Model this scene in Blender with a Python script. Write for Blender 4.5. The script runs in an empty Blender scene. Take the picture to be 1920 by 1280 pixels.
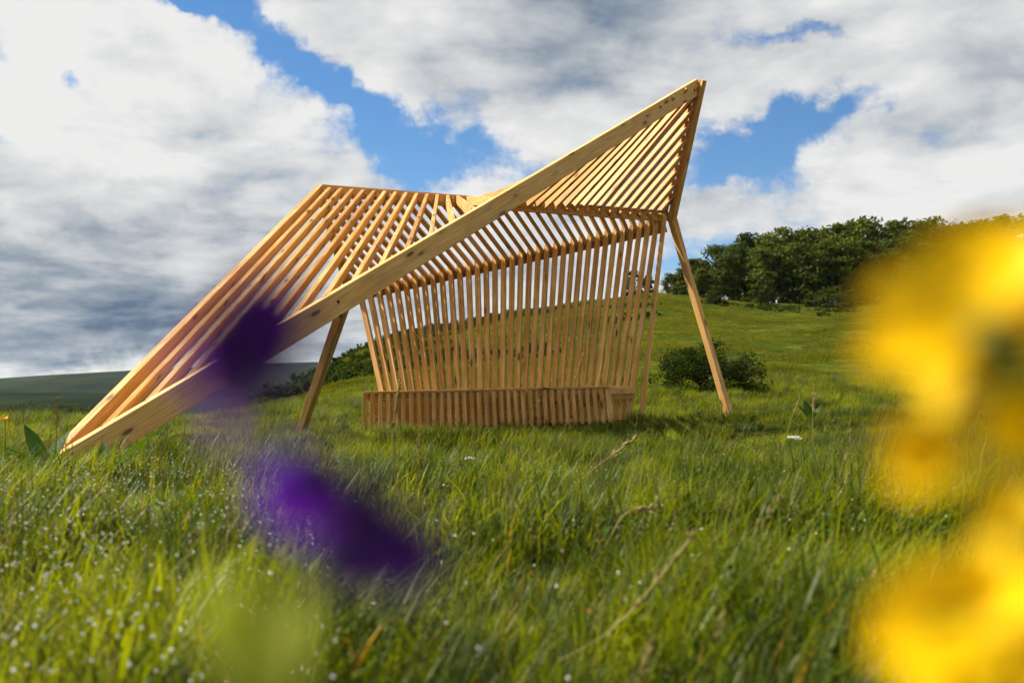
import bpy, math, random
import numpy as np
from mathutils import Vector, Matrix

random.seed(7)
rng = np.random.default_rng(7)
R = math.radians
sc = bpy.context.scene
C = sc.collection

# ------------------------------------------------------------------ camera
F_PX, PITCH, CAM_H = 1866.67, math.atan(83 / 1866.67), 0.60
cam_data = bpy.data.cameras.new('camera')
cam = bpy.data.objects.new('camera', cam_data)
C.objects.link(cam)
cam.location = (0, 0, CAM_H)
cam.rotation_euler = (R(90) + PITCH, 0, 0)
cam_data.lens, cam_data.sensor_width = 35, 36
cam_data.clip_start, cam_data.clip_end = 0.02, 12000
cam_data.dof.use_dof = True
cam_data.dof.focus_distance = 13.5
cam_data.dof.aperture_fstop = 2.8
sc.camera = cam

# ------------------------------------------------------------------ sun, exposure
SUN_EL = R(46)
SUN_AZ = math.atan2(-0.93, 0.30)          # clockwise from +Y
sun_dir = Vector((math.sin(SUN_AZ) * math.cos(SUN_EL), math.cos(SUN_AZ) * math.cos(SUN_EL), math.sin(SUN_EL)))
sl = bpy.data.lights.new('sun', 'SUN')
sl.energy, sl.angle, sl.color = 5.0, R(0.53), (1.0, 0.91, 0.77)
sun = bpy.data.objects.new('sun', sl)
C.objects.link(sun)
sun.rotation_euler = sun_dir.to_track_quat('Z', 'Y').to_euler()
vs = sc.view_settings
vs.view_transform, vs.look, vs.exposure, vs.gamma = 'Standard', 'None', 1.12, 1.0
vs.use_curve_mapping = False
cy = sc.cycles
cy.max_bounces, cy.diffuse_bounces, cy.glossy_bounces, cy.transmission_bounces, cy.transparent_max_bounces = 6, 5, 2, 3, 4
cy.sample_clamp_indirect = 6.0
cy.use_adaptive_sampling, cy.adaptive_threshold, cy.adaptive_min_samples = True, 0.02, 16
cy.caustics_reflective = cy.caustics_refractive = False


# ------------------------------------------------------------------ node helper
class NT:
    def __init__(s, tree):
        s.t = tree
        s.n = tree.nodes

    def lnk(s, val, sock):
        if isinstance(val, bpy.types.NodeSocket):
            s.t.links.new(val, sock)
        else:
            sock.default_value = val

    def node(s, kind, ins=None, out=0, **props):
        nd = s.n.new(kind)
        for k, v in props.items():
            setattr(nd, k, v)
        for k, v in (ins or {}).items():
            s.lnk(v, nd.inputs[k])
        return nd.outputs[out]

    def m(s, op, a, b=0.0, c=0.0, clamp=False):
        nd = s.n.new('ShaderNodeMath')
        nd.operation, nd.use_clamp = op, clamp
        for i, v in enumerate((a, b, c)):
            s.lnk(v, nd.inputs[i])
        return nd.outputs[0]

    def vm(s, op, a, b=(0, 0, 0), out=0):
        nd = s.n.new('ShaderNodeVectorMath')
        nd.operation = op
        s.lnk(a, nd.inputs[0])
        s.lnk(b, nd.inputs[1])
        return nd.outputs[out]

    def noise(s, vec, scale, detail=4, rough=0.5, dist=0.0, out=0):
        return s.node('ShaderNodeTexNoise', {'Vector': vec, 'Scale': scale, 'Detail': detail,
                                             'Roughness': rough, 'Distortion': dist}, out)

    def rng(s, v, a, b, c=0.0, d=1.0, smooth=True):
        nd = s.n.new('ShaderNodeMapRange')
        nd.interpolation_type = 'SMOOTHSTEP' if smooth else 'LINEAR'
        for i, x in enumerate((v, a, b, c, d)):
            s.lnk(x, nd.inputs[i])
        return nd.outputs[0]

    def mix(s, f, a, b, blend='MIX'):
        nd = s.n.new('ShaderNodeMix')
        nd.data_type, nd.blend_type = 'RGBA', blend
        s.lnk(f, nd.inputs[0])
        s.lnk(a, nd.inputs[6])
        s.lnk(b, nd.inputs[7])
        return nd.outputs[2]

    def ramp(s, f, stops):
        nd = s.n.new('ShaderNodeValToRGB')
        s.lnk(f, nd.inputs[0])
        cr = nd.color_ramp
        while len(cr.elements) < len(stops):
            cr.elements.new(0.5)
        for e, (p, c) in zip(cr.elements, stops):
            e.position, e.color = p, (*c, 1)
        return nd.outputs[0]


# ------------------------------------------------------------------ world: clear sky behind broken cloud
world = bpy.data.worlds.new('World')
sc.world = world
world.use_nodes = True
world.cycles.sampling_method, world.cycles.sample_map_resolution = 'MANUAL', 256
w = NT(world.node_tree)
w.n.clear()
sky = w.n.new('ShaderNodeTexSky')
sky.sky_type, sky.sun_disc = 'NISHITA', False
sky.sun_elevation, sky.sun_rotation = SUN_EL, SUN_AZ % (2 * math.pi)
sky.air_density, sky.dust_density, sky.ozone_density = 1.0, 0.3, 3.0
sky.altitude = 900
d = w.node('ShaderNodeTexCoord', out=0)
sx = w.n.new('ShaderNodeSeparateXYZ')
w.lnk(d, sx.inputs[0])
dx, dy, dz = sx.outputs
az = w.m('ARCTAN2', dx, dy)
el = w.m('ARCSINE', dz)
inv = w.m('DIVIDE', 1.0, w.m('ADD', w.m('MAXIMUM', dz, 0.0), 0.20))
qv = w.n.new('ShaderNodeCombineXYZ')
w.lnk(w.m('MULTIPLY', dx, inv), qv.inputs[0])
w.lnk(w.m('MULTIPLY', dy, inv), qv.inputs[1])
w.lnk(w.m('MULTIPLY', dz, 1.5), qv.inputs[2])
q = qv.outputs[0]
# soft warp so that the placed openings get ragged edges
wn = w.node('ShaderNodeTexNoise', {'Vector': d, 'Scale': 9.0, 'Detail': 6, 'Roughness': 0.62}, 1)
wv = w.vm('SUBTRACT', wn, (0.5, 0.5, 0.5))
sw = w.n.new('ShaderNodeSeparateXYZ')
w.lnk(wv, sw.inputs[0])
azw = w.m('MULTIPLY_ADD', sw.outputs[0], 0.16, az)
elw = w.m('MULTIPLY_ADD', sw.outputs[1], 0.13, el)


def blob(pa, pe, ra, re, rot=0.0, a=None, e=None):
    """soft ellipse on the sky, centre and radii in radians of azimuth and elevation"""
    da = w.m('SUBTRACT', a or azw, pa)
    de = w.m('SUBTRACT', e or elw, pe)
    cr, sr = math.cos(rot), math.sin(rot)
    u = w.m('DIVIDE', w.m('ADD', w.m('MULTIPLY', da, cr), w.m('MULTIPLY', de, sr)), ra)
    v = w.m('DIVIDE', w.m('SUBTRACT', w.m('MULTIPLY', de, cr), w.m('MULTIPLY', da, sr)), re)
    r2 = w.m('ADD', w.m('MULTIPLY', u, u), w.m('MULTIPLY', v, v))
    return w.m('EXPONENT', w.m('MULTIPLY', r2, -1.0))


def add(*xs):
    o = xs[0]
    for x in xs[1:]:
        o = w.m('ADD', o, x)
    return o


nmid = w.noise(w.vm('MULTIPLY', d, (1, 1, 1.7)), 12, 6, 0.58, 0.3)
n1 = w.noise(q, 2.1, 7, 0.56, 0.25)
n1b = w.noise(w.vm('ADD', q, (-0.09, -0.05, 0.10)), 2.1, 5, 0.56, 0.25)
nfine = w.noise(d, 20, 8, 0.66)
gaps = add(blob(-0.262, 0.335, 0.100, 0.022, -0.55), blob(-0.160, 0.268, 0.065, 0.026, -0.55),
           blob(-0.035, 0.222, 0.110, 0.027, -0.12), blob(0.215, 0.222, 0.110, 0.030, 0.16),
           blob(0.31, 0.256, 0.070, 0.022, 0.22), blob(-0.30, 0.372, 0.05, 0.018, 0.1),
           w.m('MULTIPLY', blob(0.29, 0.337, 0.07, 0.010, 0.0), 0.55),
           w.m('MULTIPLY', blob(-0.435, 0.272, 0.020, 0.010, -0.5), 0.6),
           w.m('MULTIPLY', blob(0.19, 0.125, 0.05, 0.030, 0.3), 0.7))
cover = w.m('ADD', w.m('MULTIPLY', w.m('SUBTRACT', n1, 0.5), 0.9), 0.60)
cover = w.m('SUBTRACT', cover, w.m('MULTIPLY', gaps, 0.40))
cover = w.m('MULTIPLY_ADD', w.m('SUBTRACT', nfine, 0.5), 0.40, cover)
cover = w.m('MULTIPLY_ADD', w.m('SUBTRACT', nmid, 0.5), 0.50, cover)
mask = w.rng(cover, 0.25, 0.52)
# cloud brightness: side towards the sun is lighter, thick bases are grey
relief = w.m('MULTIPLY', w.m('SUBTRACT', n1, n1b), 1.25)
dark = add(w.m('MULTIPLY', blob(-0.40, 0.058, 0.24, 0.044, -0.05), 0.38),
           w.m('MULTIPLY', blob(-0.43, 0.128, 0.17, 0.040, 0.0), 0.26),
           w.m('MULTIPLY', blob(0.03, 0.360, 0.12, 0.050, 0.05), 0.20),
           w.m('MULTIPLY', blob(0.46, 0.290, 0.07, 0.050, 0.0), 0.10),
           w.m('MULTIPLY', blob(0.38, 0.200, 0.16, 0.035, 0.1), 0.08),
           w.m('MULTIPLY', blob(-0.20, 0.03, 0.14, 0.04, 0.0), 0.16))
lit = add(w.m('MULTIPLY', blob(-0.42, 0.300, 0.22, 0.10, 0.0), 0.16),
          w.m('MULTIPLY', blob(-0.25, 0.215, 0.16, 0.05, 0.0), 0.10),
          w.m('MULTIPLY', blob(0.36, 0.170, 0.18, 0.08, 0.1), 0.20),
          w.m('MULTIPLY', blob(-0.48, 0.014, 0.20, 0.012, 0.0), 0.40))
band = w.m('MULTIPLY', w.m('SUBTRACT', w.noise(w.vm('MULTIPLY', d, (1, 1, 2.6)), 6.5, 6, 0.55, 0.4), 0.5), 0.42)
shade = w.m('ADD', w.m('ADD', 0.79, relief), w.m('MULTIPLY_ADD', w.m('SUBTRACT', nmid, 0.5), 0.52, w.m('MULTIPLY_ADD', w.m('SUBTRACT', nfine, 0.5), 0.20, band)))
shade = w.m('ADD', w.m('SUBTRACT', shade, dark), lit)
ccol = w.ramp(shade, [(0.0, (0.05, 0.085, 0.14)), (0.25, (0.115, 0.175, 0.27)), (0.5, (0.36, 0.41, 0.47)),
                      (0.72, (0.62, 0.64, 0.66)), (1.0, (0.86, 0.86, 0.85))])
CLOUD_K, SKY_K = 0.455, 0.060
ccol = w.mix(1.0, ccol, (CLOUD_K, CLOUD_K, CLOUD_K, 1), 'MULTIPLY')
skyc = w.node('ShaderNodeHueSaturation', {'Color': sky.outputs[0], 'Saturation': 1.22, 'Value': SKY_K})
wcol = w.mix(mask, skyc, ccol)
bg = w.n.new('ShaderNodeBackground')
w.lnk(wcol, bg.inputs[0])
bg.inputs[1].default_value = 1.0
wo = w.n.new('ShaderNodeOutputWorld')
w.t.links.new(bg.outputs[0], wo.inputs[0])


# ------------------------------------------------------------------ helpers
def at(px, py, Y):
    """the world point that stands Y metres ahead in the direction of a photo pixel"""
    u, v = (px - 960) / F_PX, (640 - py) / F_PX
    dd = (u, math.cos(PITCH) - v * math.sin(PITCH), math.sin(PITCH) + v * math.cos(PITCH))
    s = Y / dd[1]
    return Vector((dd[0] * s, Y, CAM_H + dd[2] * s))


def link(o, parent=None):
    C.objects.link(o)
    if parent is not None:
        o.parent = parent
    return o


def mesh_obj(name, verts, faces, mat, parent=None, smooth=False, link_it=True):
    me = bpy.data.meshes.new(name)
    me.from_pydata([tuple(v) for v in verts], [], faces)
    if smooth:
        me.polygons.foreach_set('use_smooth', [True] * len(me.polygons))
    if mat:
        me.materials.append(mat)
    o = bpy.data.objects.new(name, me)
    if link_it:
        link(o, parent)
    return o


def empty(name, loc=(0, 0, 0)):
    o = bpy.data.objects.new(name, None)
    o.location = loc
    o.empty_display_size = 0.1
    return link(o)


def tag(o, label, cat, group=None):
    o['label'], o['category'] = label, cat
    if group:
        o['group'] = group
    return o


def place(o, parent, mat_world):
    """put a part at a world matrix under a thing whose origin is only translated"""
    o.parent = parent
    base = parent
    loc = Vector((0, 0, 0))
    M = Matrix.Identity(4)
    while base is not None:
        M = base.matrix_basis @ M
        base = base.parent
    o.matrix_basis = M.inverted() @ mat_world
    return o


def beam(name, p0, p1, wd, ht, mat, parent, ch=0.004, cut=False, drop=0.0, across=None):
    """chamfered timber whose TOP centre line runs p0 -> p1; section wd x ht, sides in vertical planes"""
    p0, p1 = Vector(p0), Vector(p1)
    ex = (p1 - p0)
    L = ex.length
    ex.normalize()
    ey = Vector((0, 0, 1)).cross(ex)
    if ey.length < 0.05:
        ey = Vector((0, 1, 0))
    if across is not None:          # wide sides square to the surface that runs along `across`
        ey = Vector(across) - ex * ex.dot(Vector(across))
        if ex.cross(ey).z < 0:
            ey = -ey
    ey.normalize()
    ez = ex.cross(ey)
    h, t, b = wd / 2, -drop, -drop - ht
    ring = [(-h + ch, t), (h - ch, t), (h, t - ch), (h, b + ch), (h - ch, b), (-h + ch, b), (-h, b + ch), (-h, t - ch)]
    sh = ex.z / max(1e-4, math.hypot(ex.x, ex.y)) if cut else 0.0
    vs_ = [(x - z * -sh, y, z) for x in (0, L) for (y, z) in ring]
    fs = [tuple(range(7, -1, -1)), tuple(range(8, 16))]
    fs += [(i, (i + 1) % 8, 8 + (i + 1) % 8, 8 + i) for i in range(8)]
    o = mesh_obj(name, vs_, fs, mat, link_it=False)
    C.objects.link(o)
    M = Matrix((ex, ey, ez)).transposed().to_4x4()
    M.translation = p0
    place(o, parent, M)
    return o


def tube(points, radii, sides=6):
    pts = [Vector(p) for p in points]
    vs_, fs = [], []
    for i, p in enumerate(pts):
        t = (pts[min(i + 1, len(pts) - 1)] - pts[max(i - 1, 0)]).normalized()
        a = t.cross(Vector((0.3, 0.9, 0.2))).normalized()
        b = t.cross(a)
        for k in range(sides):
            an = 2 * math.pi * k / sides
            vs_.append(p + (a * math.cos(an) + b * math.sin(an)) * radii[i])
    for i in range(len(pts) - 1):
        for k in range(sides):
            k2 = (k + 1) % sides
            fs.append((i * sides + k, i * sides + k2, (i + 1) * sides + k2, (i + 1) * sides + k))
    fs.append(tuple(range(sides - 1, -1, -1)))
    fs.append(tuple(range((len(pts) - 1) * sides, len(pts) * sides)))
    return vs_, fs


def merge(*parts):
    V, Fc = [], []
    for v, f in parts:
        o = len(V)
        V += list(v)
        Fc += [tuple(i + o for i in t) for t in f]
    return V, Fc


def new_mat(name):
    m = bpy.data.materials.new(name)
    m.use_nodes = True
    t = NT(m.node_tree)
    t.n.clear()
    out = t.n.new('ShaderNodeOutputMaterial')
    return m, t, out


# ------------------------------------------------------------------ materials
def wood_mat(name, c_lo, c_mid, c_hi):
    m, t, out = new_mat(name)
    obj = t.node('ShaderNodeTexCoord', out=3)
    rnd = t.node('ShaderNodeObjectInfo', out=5)
    off = t.n.new('ShaderNodeCombineXYZ')
    for i, k in enumerate((37.0, 11.0, 23.0)):
        t.lnk(t.m('MULTIPLY', rnd, k), off.inputs[i])
    p = t.vm('ADD', obj, off.outputs[0])
    wob = t.noise(t.vm('MULTIPLY', p, (1.2, 5, 5)), 1.0, 3, 0.5, 0, 1)
    pw = t.vm('ADD', p, t.vm('MULTIPLY', t.vm('SUBTRACT', wob, (0.5, 0.5, 0.5)), (0.0, 0.05, 0.05)))
    grain = t.noise(t.vm('MULTIPLY', pw, (1.6, 60, 60)), 1.0, 5, 0.6)
    rings = t.node('ShaderNodeTexWave', {'Vector': t.vm('MULTIPLY', pw, (0.35, 9, 16)), 'Scale': 1.0, 'Distortion': 3.0,
                                         'Detail': 3.0, 'Detail Scale': 0.8}, 1, wave_type='RINGS', rings_direction='X')
    g = t.m('ADD', t.m('MULTIPLY', grain, 0.80), t.m('MULTIPLY', rings, 0.20))
    col = t.ramp(g, [(0.22, c_lo), (0.48, c_mid), (0.75, c_hi)])
    # knots
    kp = t.vm('MULTIPLY', p, (2.1, 7.0, 7.0))
    vor = t.node('ShaderNodeTexVoronoi', {'Vector': kp, 'Scale': 1.0, 'Randomness': 1.0}, 0)
    kn = t.rng(t.m('ADD', vor, t.m('MULTIPLY', t.m('SUBTRACT', grain, 0.5), 0.06)), 0.095, 0.18, 1.0, 0.0)
    halo = t.rng(vor, 0.12, 0.36, 0.45, 0.0)
    col = t.mix(halo, col, (*[c * 0.6 for c in c_mid], 1))
    col = t.mix(t.m('MULTIPLY', kn, 0.85), col, (0.085, 0.035, 0.014, 1))
    # board-to-board tint
    tint = t.ramp(rnd, [(0.0, (0.72, 0.64, 0.56)), (0.3, (1.02, 0.98, 0.92)), (0.55, (0.86, 0.78, 0.70)), (0.75, (1.08, 1.04, 0.98)), (1.0, (0.94, 0.93, 0.90))])
    col = t.mix(1.0, col, tint, 'MULTIPLY')
    stain = t.noise(t.vm('MULTIPLY', p, (0.9, 3, 3)), 1.0, 3, 0.6)
    col = t.mix(t.rng(stain, 0.50, 0.72, 0.0, 0.42), col, (0.27, 0.16, 0.075, 1))
    bs = t.n.new('ShaderNodeBsdfPrincipled')
    t.lnk(col, bs.inputs['Base Color'])
    t.lnk(t.rng(grain, 0.3, 0.7, 0.55, 0.75, False), bs.inputs['Roughness'])
    bs.inputs['Specular IOR Level'].default_value = 0.25
    bp = t.node('ShaderNodeBump', {'Strength': 0.25, 'Distance': 0.004, 'Height': grain})
    t.lnk(bp, bs.inputs['Normal'])
    t.t.links.new(bs.outputs[0], out.inputs[0])
    return m


M_wood = wood_mat('larch_wood', (0.38, 0.180, 0.036), (0.585, 0.335, 0.092), (0.78, 0.56, 0.28))


def leaf_mat(name, c1, c2, transl=0.4, rough=0.45, spec=0.3, dry=None, dry_share=0.0, noise_scale=None):
    m, t, out = new_mat(name)
    rnd = t.node('ShaderNodeObjectInfo', out=5)
    isl = t.node('ShaderNodeNewGeometry', out='Random Per Island') if False else t.n.new('ShaderNodeNewGeometry').outputs['Random Per Island']
    mixf = t.m('ADD', t.m('MULTIPLY', rnd, 0.5), t.m('MULTIPLY', isl, 0.5))
    if noise_scale:
        pos = t.n.new('ShaderNodeNewGeometry').outputs['Position']
        pn = t.rng(t.noise(pos, noise_scale, 4, 0.65), 0.38, 0.66)
        mixf = t.m('ADD', t.m('MULTIPLY', mixf, 0.45), t.m('MULTIPLY', pn, 0.55))
    col = t.mix(mixf, (*c1, 1), (*c2, 1))
    if dry:
        dm = t.m('LESS_THAN', isl, dry_share)
        col = t.mix(dm, col, (*dry, 1))
    bs = t.n.new('ShaderNodeBsdfPrincipled')
    t.lnk(col, bs.inputs['Base Color'])
    bs.inputs['Roughness'].default_value = rough
    bs.inputs['Specular IOR Level'].default_value = spec
    tr = t.n.new('ShaderNodeBsdfTranslucent')
    t.lnk(t.mix(1.0, col, (1.5, 1.3, 0.35, 1), 'MULTIPLY'), tr.inputs[0])
    mx = t.n.new('ShaderNodeMixShader')
    mx.inputs[0].default_value = transl
    t.t.links.new(bs.outputs[0], mx.inputs[1])
    t.t.links.new(tr.outputs[0], mx.inputs[2])
    t.t.links.new(mx.outputs[0], out.inputs[0])
    return m


def plain_mat(name, col, rough=0.6, spec=0.3, metallic=0.0, transl=0.0, var=0.0, vscale=40):
    m, t, out = new_mat(name)
    bs = t.n.new('ShaderNodeBsdfPrincipled')
    c = (*col, 1)
    if var:
        pos = t.node('ShaderNodeTexCoord', out=3)
        nz = t.noise(pos, vscale, 4, 0.6)
        c = t.mix(t.rng(nz, 0.3, 0.7), (*[x * (1 - var) for x in col], 1), (*[min(1, x * (1 + var)) for x in col], 1))
    t.lnk(c, bs.inputs['Base Color'])
    bs.inputs['Roughness'].default_value = rough
    bs.inputs['Specular IOR Level'].default_value = spec
    bs.inputs['Metallic'].default_value = metallic
    if transl:
        tr = t.n.new('ShaderNodeBsdfTranslucent')
        t.lnk(c, tr.inputs[0])
        mx = t.n.new('ShaderNodeMixShader')
        mx.inputs[0].default_value = transl
        t.t.links.new(bs.outputs[0], mx.inputs[1])
        t.t.links.new(tr.outputs[0], mx.inputs[2])
        t.t.links.new(mx.outputs[0], out.inputs[0])
    else:
        t.t.links.new(bs.outputs[0], out.inputs[0])
    return m


M_grass = leaf_mat('grass_blades', (0.008, 0.032, 0.002), (0.215, 0.265, 0.005), 0.50, 0.45, 0.18,
                   dry=(0.22, 0.14, 0.035), dry_share=0.035, noise_scale=1.3)
M_rush = leaf_mat('dark_rush', (0.010, 0.030, 0.003), (0.050, 0.085, 0.008), 0.35, 0.45, 0.2, dry=(0.20, 0.13, 0.04), dry_share=0.08)
M_pasture = leaf_mat('pasture_grass', (0.044, 0.068, 0.006), (0.150, 0.165, 0.009), 0.38, 0.7, 0.05,
                     dry=(0.19, 0.15, 0.05), dry_share=0.05, noise_scale=0.12)
M_straw = leaf_mat('dry_stalk', (0.19, 0.16, 0.045), (0.30, 0.24, 0.075), 0.25, 0.6, 0.2)
M_broad = leaf_mat('broad_leaf', (0.022, 0.070, 0.008), (0.050, 0.115, 0.012), 0.35, 0.6, 0.15)
M_tree = leaf_mat('tree_leaves', (0.018, 0.036, 0.004), (0.075, 0.100, 0.008), 0.28, 0.7, 0.1)
M_tree2 = leaf_mat('tree_leaves_fresh', (0.028, 0.050, 0.005), (0.095, 0.118, 0.010), 0.30, 0.7, 0.1)
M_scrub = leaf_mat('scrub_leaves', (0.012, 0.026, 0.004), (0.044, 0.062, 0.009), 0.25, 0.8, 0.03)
M_bark = plain_mat('bark', (0.07, 0.055, 0.04), 0.9, 0.1, var=0.4, vscale=3)

# ground: soil and short turf, meadow in the near field and grazed pasture up the hill
M_ground, t, out = new_mat('meadow_ground')
pos = t.n.new('ShaderNodeNewGeometry').outputs['Position']
n_big = t.noise(pos, 0.035, 5, 0.6)
n_mid = t.noise(t.vm('MULTIPLY', pos, (1, 1, 0.4)), 0.45, 6, 0.65)
n_fine = t.noise(pos, 5.0, 5, 0.7)
g = t.ramp(n_mid, [(0.30, (0.026, 0.042, 0.005)), (0.48, (0.060, 0.080, 0.008)), (0.64, (0.112, 0.122, 0.012)), (0.8, (0.125, 0.105, 0.022))])
g = t.mix(t.rng(n_big, 0.42, 0.62, 0.0, 0.55), g, (0.028, 0.042, 0.008, 1))
n_tus = t.noise(t.vm('MULTIPLY', pos, (1, 1, 0.5)), 1.7, 4, 0.7)
g = t.mix(t.rng(n_tus, 0.44, 0.62, 0.0, 0.75), g, (0.020, 0.028, 0.006, 1))
g = t.mix(t.m('MULTIPLY', n_fine, 0.35), g, (0.022, 0.030, 0.007, 1))
sp = t.n.new('ShaderNodeSeparateXYZ')
t.lnk(pos, sp.inputs[0])
soil = t.mix(n_fine, (0.010, 0.016, 0.004, 1), (0.045, 0.050, 0.012, 1))
g = t.mix(t.rng(sp.outputs[1], 18, 36), soil, g)
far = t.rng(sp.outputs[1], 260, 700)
f_n = t.noise(t.vm('MULTIPLY', pos, (1, 0.55, 0.3)), 0.006, 7, 0.66)
fcol_shaded = t.ramp(f_n, [(0.38, (0.004, 0.008, 0.005)), (0.50, (0.010, 0.018, 0.008)), (0.60, (0.017, 0.027, 0.010)), (0.7, (0.032, 0.040, 0.016))])  # far ground colour darkened to imitate cloud shadow on the hills
g = t.mix(far, g, fcol_shaded)
bs = t.n.new('ShaderNodeBsdfPrincipled')
t.lnk(g, bs.inputs['Base Color'])
bs.inputs['Roughness'].default_value = 1.0
bs.inputs['Specular IOR Level'].default_value = 0.0
bp = t.node('ShaderNodeBump', {'Strength': 0.8, 'Distance': 0.25, 'Height': t.m('ADD', n_mid, t.m('MULTIPLY', n_fine, 0.3))})
t.lnk(bp, bs.inputs['Normal'])
t.t.links.new(bs.outputs[0], out.inputs[0])

# ------------------------------------------------------------------ terrain
HX = [-2600, 300, 440, 500, 540, 570, 600, 650, 690, 740, 800, 960, 1100, 1230, 1330, 1400, 1600, 1920, 2600, 6000]
HZ = [-10, -9, -6.0, -2.0, -0.3, 0.8, 2.3, 4.6, 6.2, 7.7, 8.9, 11.7, 13.5, 14.4, 13.3, 12.5, 12.0, 12.9, 15, 12]
VR = [0, 60, 160, 300, 600, 1000, 1300]
VZ = [0, -3, -9, -13.5, -17, -18, -17]
CX = [-2600, -300, 0, 100, 240, 500, 590, 700, 1000, 1600, 2600, 6000]
CZ = [18, 12, 16, 25, 37, 60, 63, 55, 50, 60, 70, 40]


def vnoise(x, y, seed=0):
    """smooth value noise, numpy"""
    xi, yi = np.floor(x).astype(np.int64), np.floor(y).astype(np.int64)
    fx, fy = x - xi, y - yi
    fx, fy = fx * fx * (3 - 2 * fx), fy * fy * (3 - 2 * fy)

    def h(a, b):
        v = np.sin(a * 127.1 + b * 311.7 + seed * 74.7) * 43758.5453
        return v - np.floor(v)
    return (h(xi, yi) * (1 - fx) + h(xi + 1, yi) * fx) * (1 - fy) + (h(xi, yi + 1) * (1 - fx) + h(xi + 1, yi + 1) * fx) * fy - 0.5


def sstep(x, a, b):
    t_ = np.clip((x - a) / (b - a), 0, 1)
    return t_ * t_ * (3 - 2 * t_)


def height(x, y):
    x, y = np.asarray(x, float), np.asarray(y, float)
    r = np.hypot(x, y)
    yy = np.maximum(y, 0.25 * r)
    px = 960 + F_PX * x / np.maximum(yy, 1e-6)
    hill = np.interp(px, HX, HZ)
    tt = np.clip((r - 19) / 131.0, 0, 1.25)
    s = sstep(tt, 0, 0.12) * 0 + tt * (0.72 + 0.28 * tt)
    s = np.minimum(s, 1.0 + 0.12 * (1 - np.exp(-np.maximum(tt - 1, 0) * 4)))
    z_hill = hill * s
    crest = np.interp(px, CX, CZ)
    tf = np.clip((r - 1150) / 1700.0, 0, 1)
    z_far = np.interp(r, VR, VZ) + (crest + 17) * (tf * tf * (3 - 2 * tf)) - np.maximum(r - 2900, 0) * 0.02
    z_far = z_far + vnoise(x / 260, y / 260, 3) * 9 * sstep(r, 600, 1500) + vnoise(x / 90, y / 90, 4) * 2.5 * sstep(r, 600, 1500)
    z_far = z_far + 15.5 * np.exp(-((r - 1180) / 190) ** 2) * np.clip(0.75 + 0.9 * vnoise(px / 210, px * 0 + 3.3, 9) - 0.0009 * (px - 200), 0.1, 1.25)
    k = sstep(r, 175, 420)
    z = z_hill * (1 - k) + z_far * k
    amp = sstep(r, 18, 60) * (1 - sstep(r, 200, 400))
    z = z + amp * (vnoise(x / 14, y / 14, 1) * 0.7 + vnoise(x / 5, y / 5, 2) * 0.22 + vnoise(x / 1.3, y / 1.3, 5) * 0.16 + np.maximum(vnoise(x / 0.7, y / 0.7, 8), 0) * 0.22)
    near = 1 - sstep(r, 22, 45)
    z = z + near * (0.012 * np.clip(x + 1.5, -1, 6) * sstep(r, 6, 12) + vnoise(x / 0.9, y / 0.9, 6) * 0.05
                    + vnoise(x / 3.1, y / 3.1, 7) * 0.08 - 0.05 * np.exp(-((y - 11.6) / 1.8) ** 2 - (x / 3) ** 2))
    return z


def gz(x, y):
    return float(height(x, y))


angs = np.concatenate([np.linspace(-36, 36, 330), np.linspace(36, 324, 74)[1:-1]])
angs = np.radians(angs)
rad = np.concatenate([[0.25], np.geomspace(0.5, 17, 110), np.geomspace(17.4, 170, 420), np.geomspace(175, 5200, 110)])
A_, R_ = np.meshgrid(angs, rad)
X_, Y_ = R_ * np.sin(A_), R_ * np.cos(A_)
Z_ = height(X_, Y_)
na, nr = len(angs), len(rad)
V = np.stack([X_.ravel(), Y_.ravel(), Z_.ravel()], 1)
idx = np.arange(na * nr).reshape(nr, na)
a0, a1 = idx[:-1], np.roll(idx, -1, 1)[:-1]
b0, b1 = idx[1:], np.roll(idx, -1, 1)[1:]
Fq = np.stack([a0.ravel(), b0.ravel(), b1.ravel(), a1.ravel()], 1)[:, ::-1]
me = bpy.data.meshes.new('ground')
me.from_pydata(V.tolist(), [], Fq.tolist() + [tuple(idx[0].tolist())])
me.polygons.foreach_set('use_smooth', [True] * len(me.polygons))
me.materials.append(M_ground)
me.update()
ground = link(bpy.data.objects.new('ground', me))
ground['kind'] = 'structure'
ground['label'] = 'meadow and grazed hillside running out to far hills'

# ------------------------------------------------------------------ the timber shelter
sh = empty('timber_shelter', (0, 13.0, 0))
tag(sh, 'open larch timber shelter of twisted slats with a built-in bench', 'shelter')
nAC = Vector((-0.775, 0.632, 0))
A = at(110, 852, 7.68) + nAC * 0.042
Cc = at(1308.75, 148, 15.57) + nAC * 0.042
A_side = at(102, 846, 7.75)
B = at(600, 346, 14.0)
D = at(1249, 396, 16.4)
E0 = at(655, 538, 15.4)
W_end = at(1247, 408, 16.42)
N, N_AC = 36, 27


def lerp(a, b, t_):
    return Vector(a) + (Vector(b) - Vector(a)) * t_


beam('front_beam', lerp(A, Cc, -0.012), Cc, 0.084, 0.236, M_wood, sh, cut=True)
beam('side_beam', lerp(A_side, B, -0.004), lerp(A_side, B, 1.004), 0.080, 0.190, M_wood, sh, cut=True, drop=0.003)
beam('ridge_beam', lerp(B, D, 0.004), lerp(B, D, 1.0), 0.070, 0.160, M_wood, sh, drop=0.001)
rail_off = Vector((0, -0.055, -0.115))
beam('ridge_rail', lerp(B, D, 0.30) + rail_off, lerp(B, D, 0.975) + rail_off, 0.042, 0.075, M_wood, sh)
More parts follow.
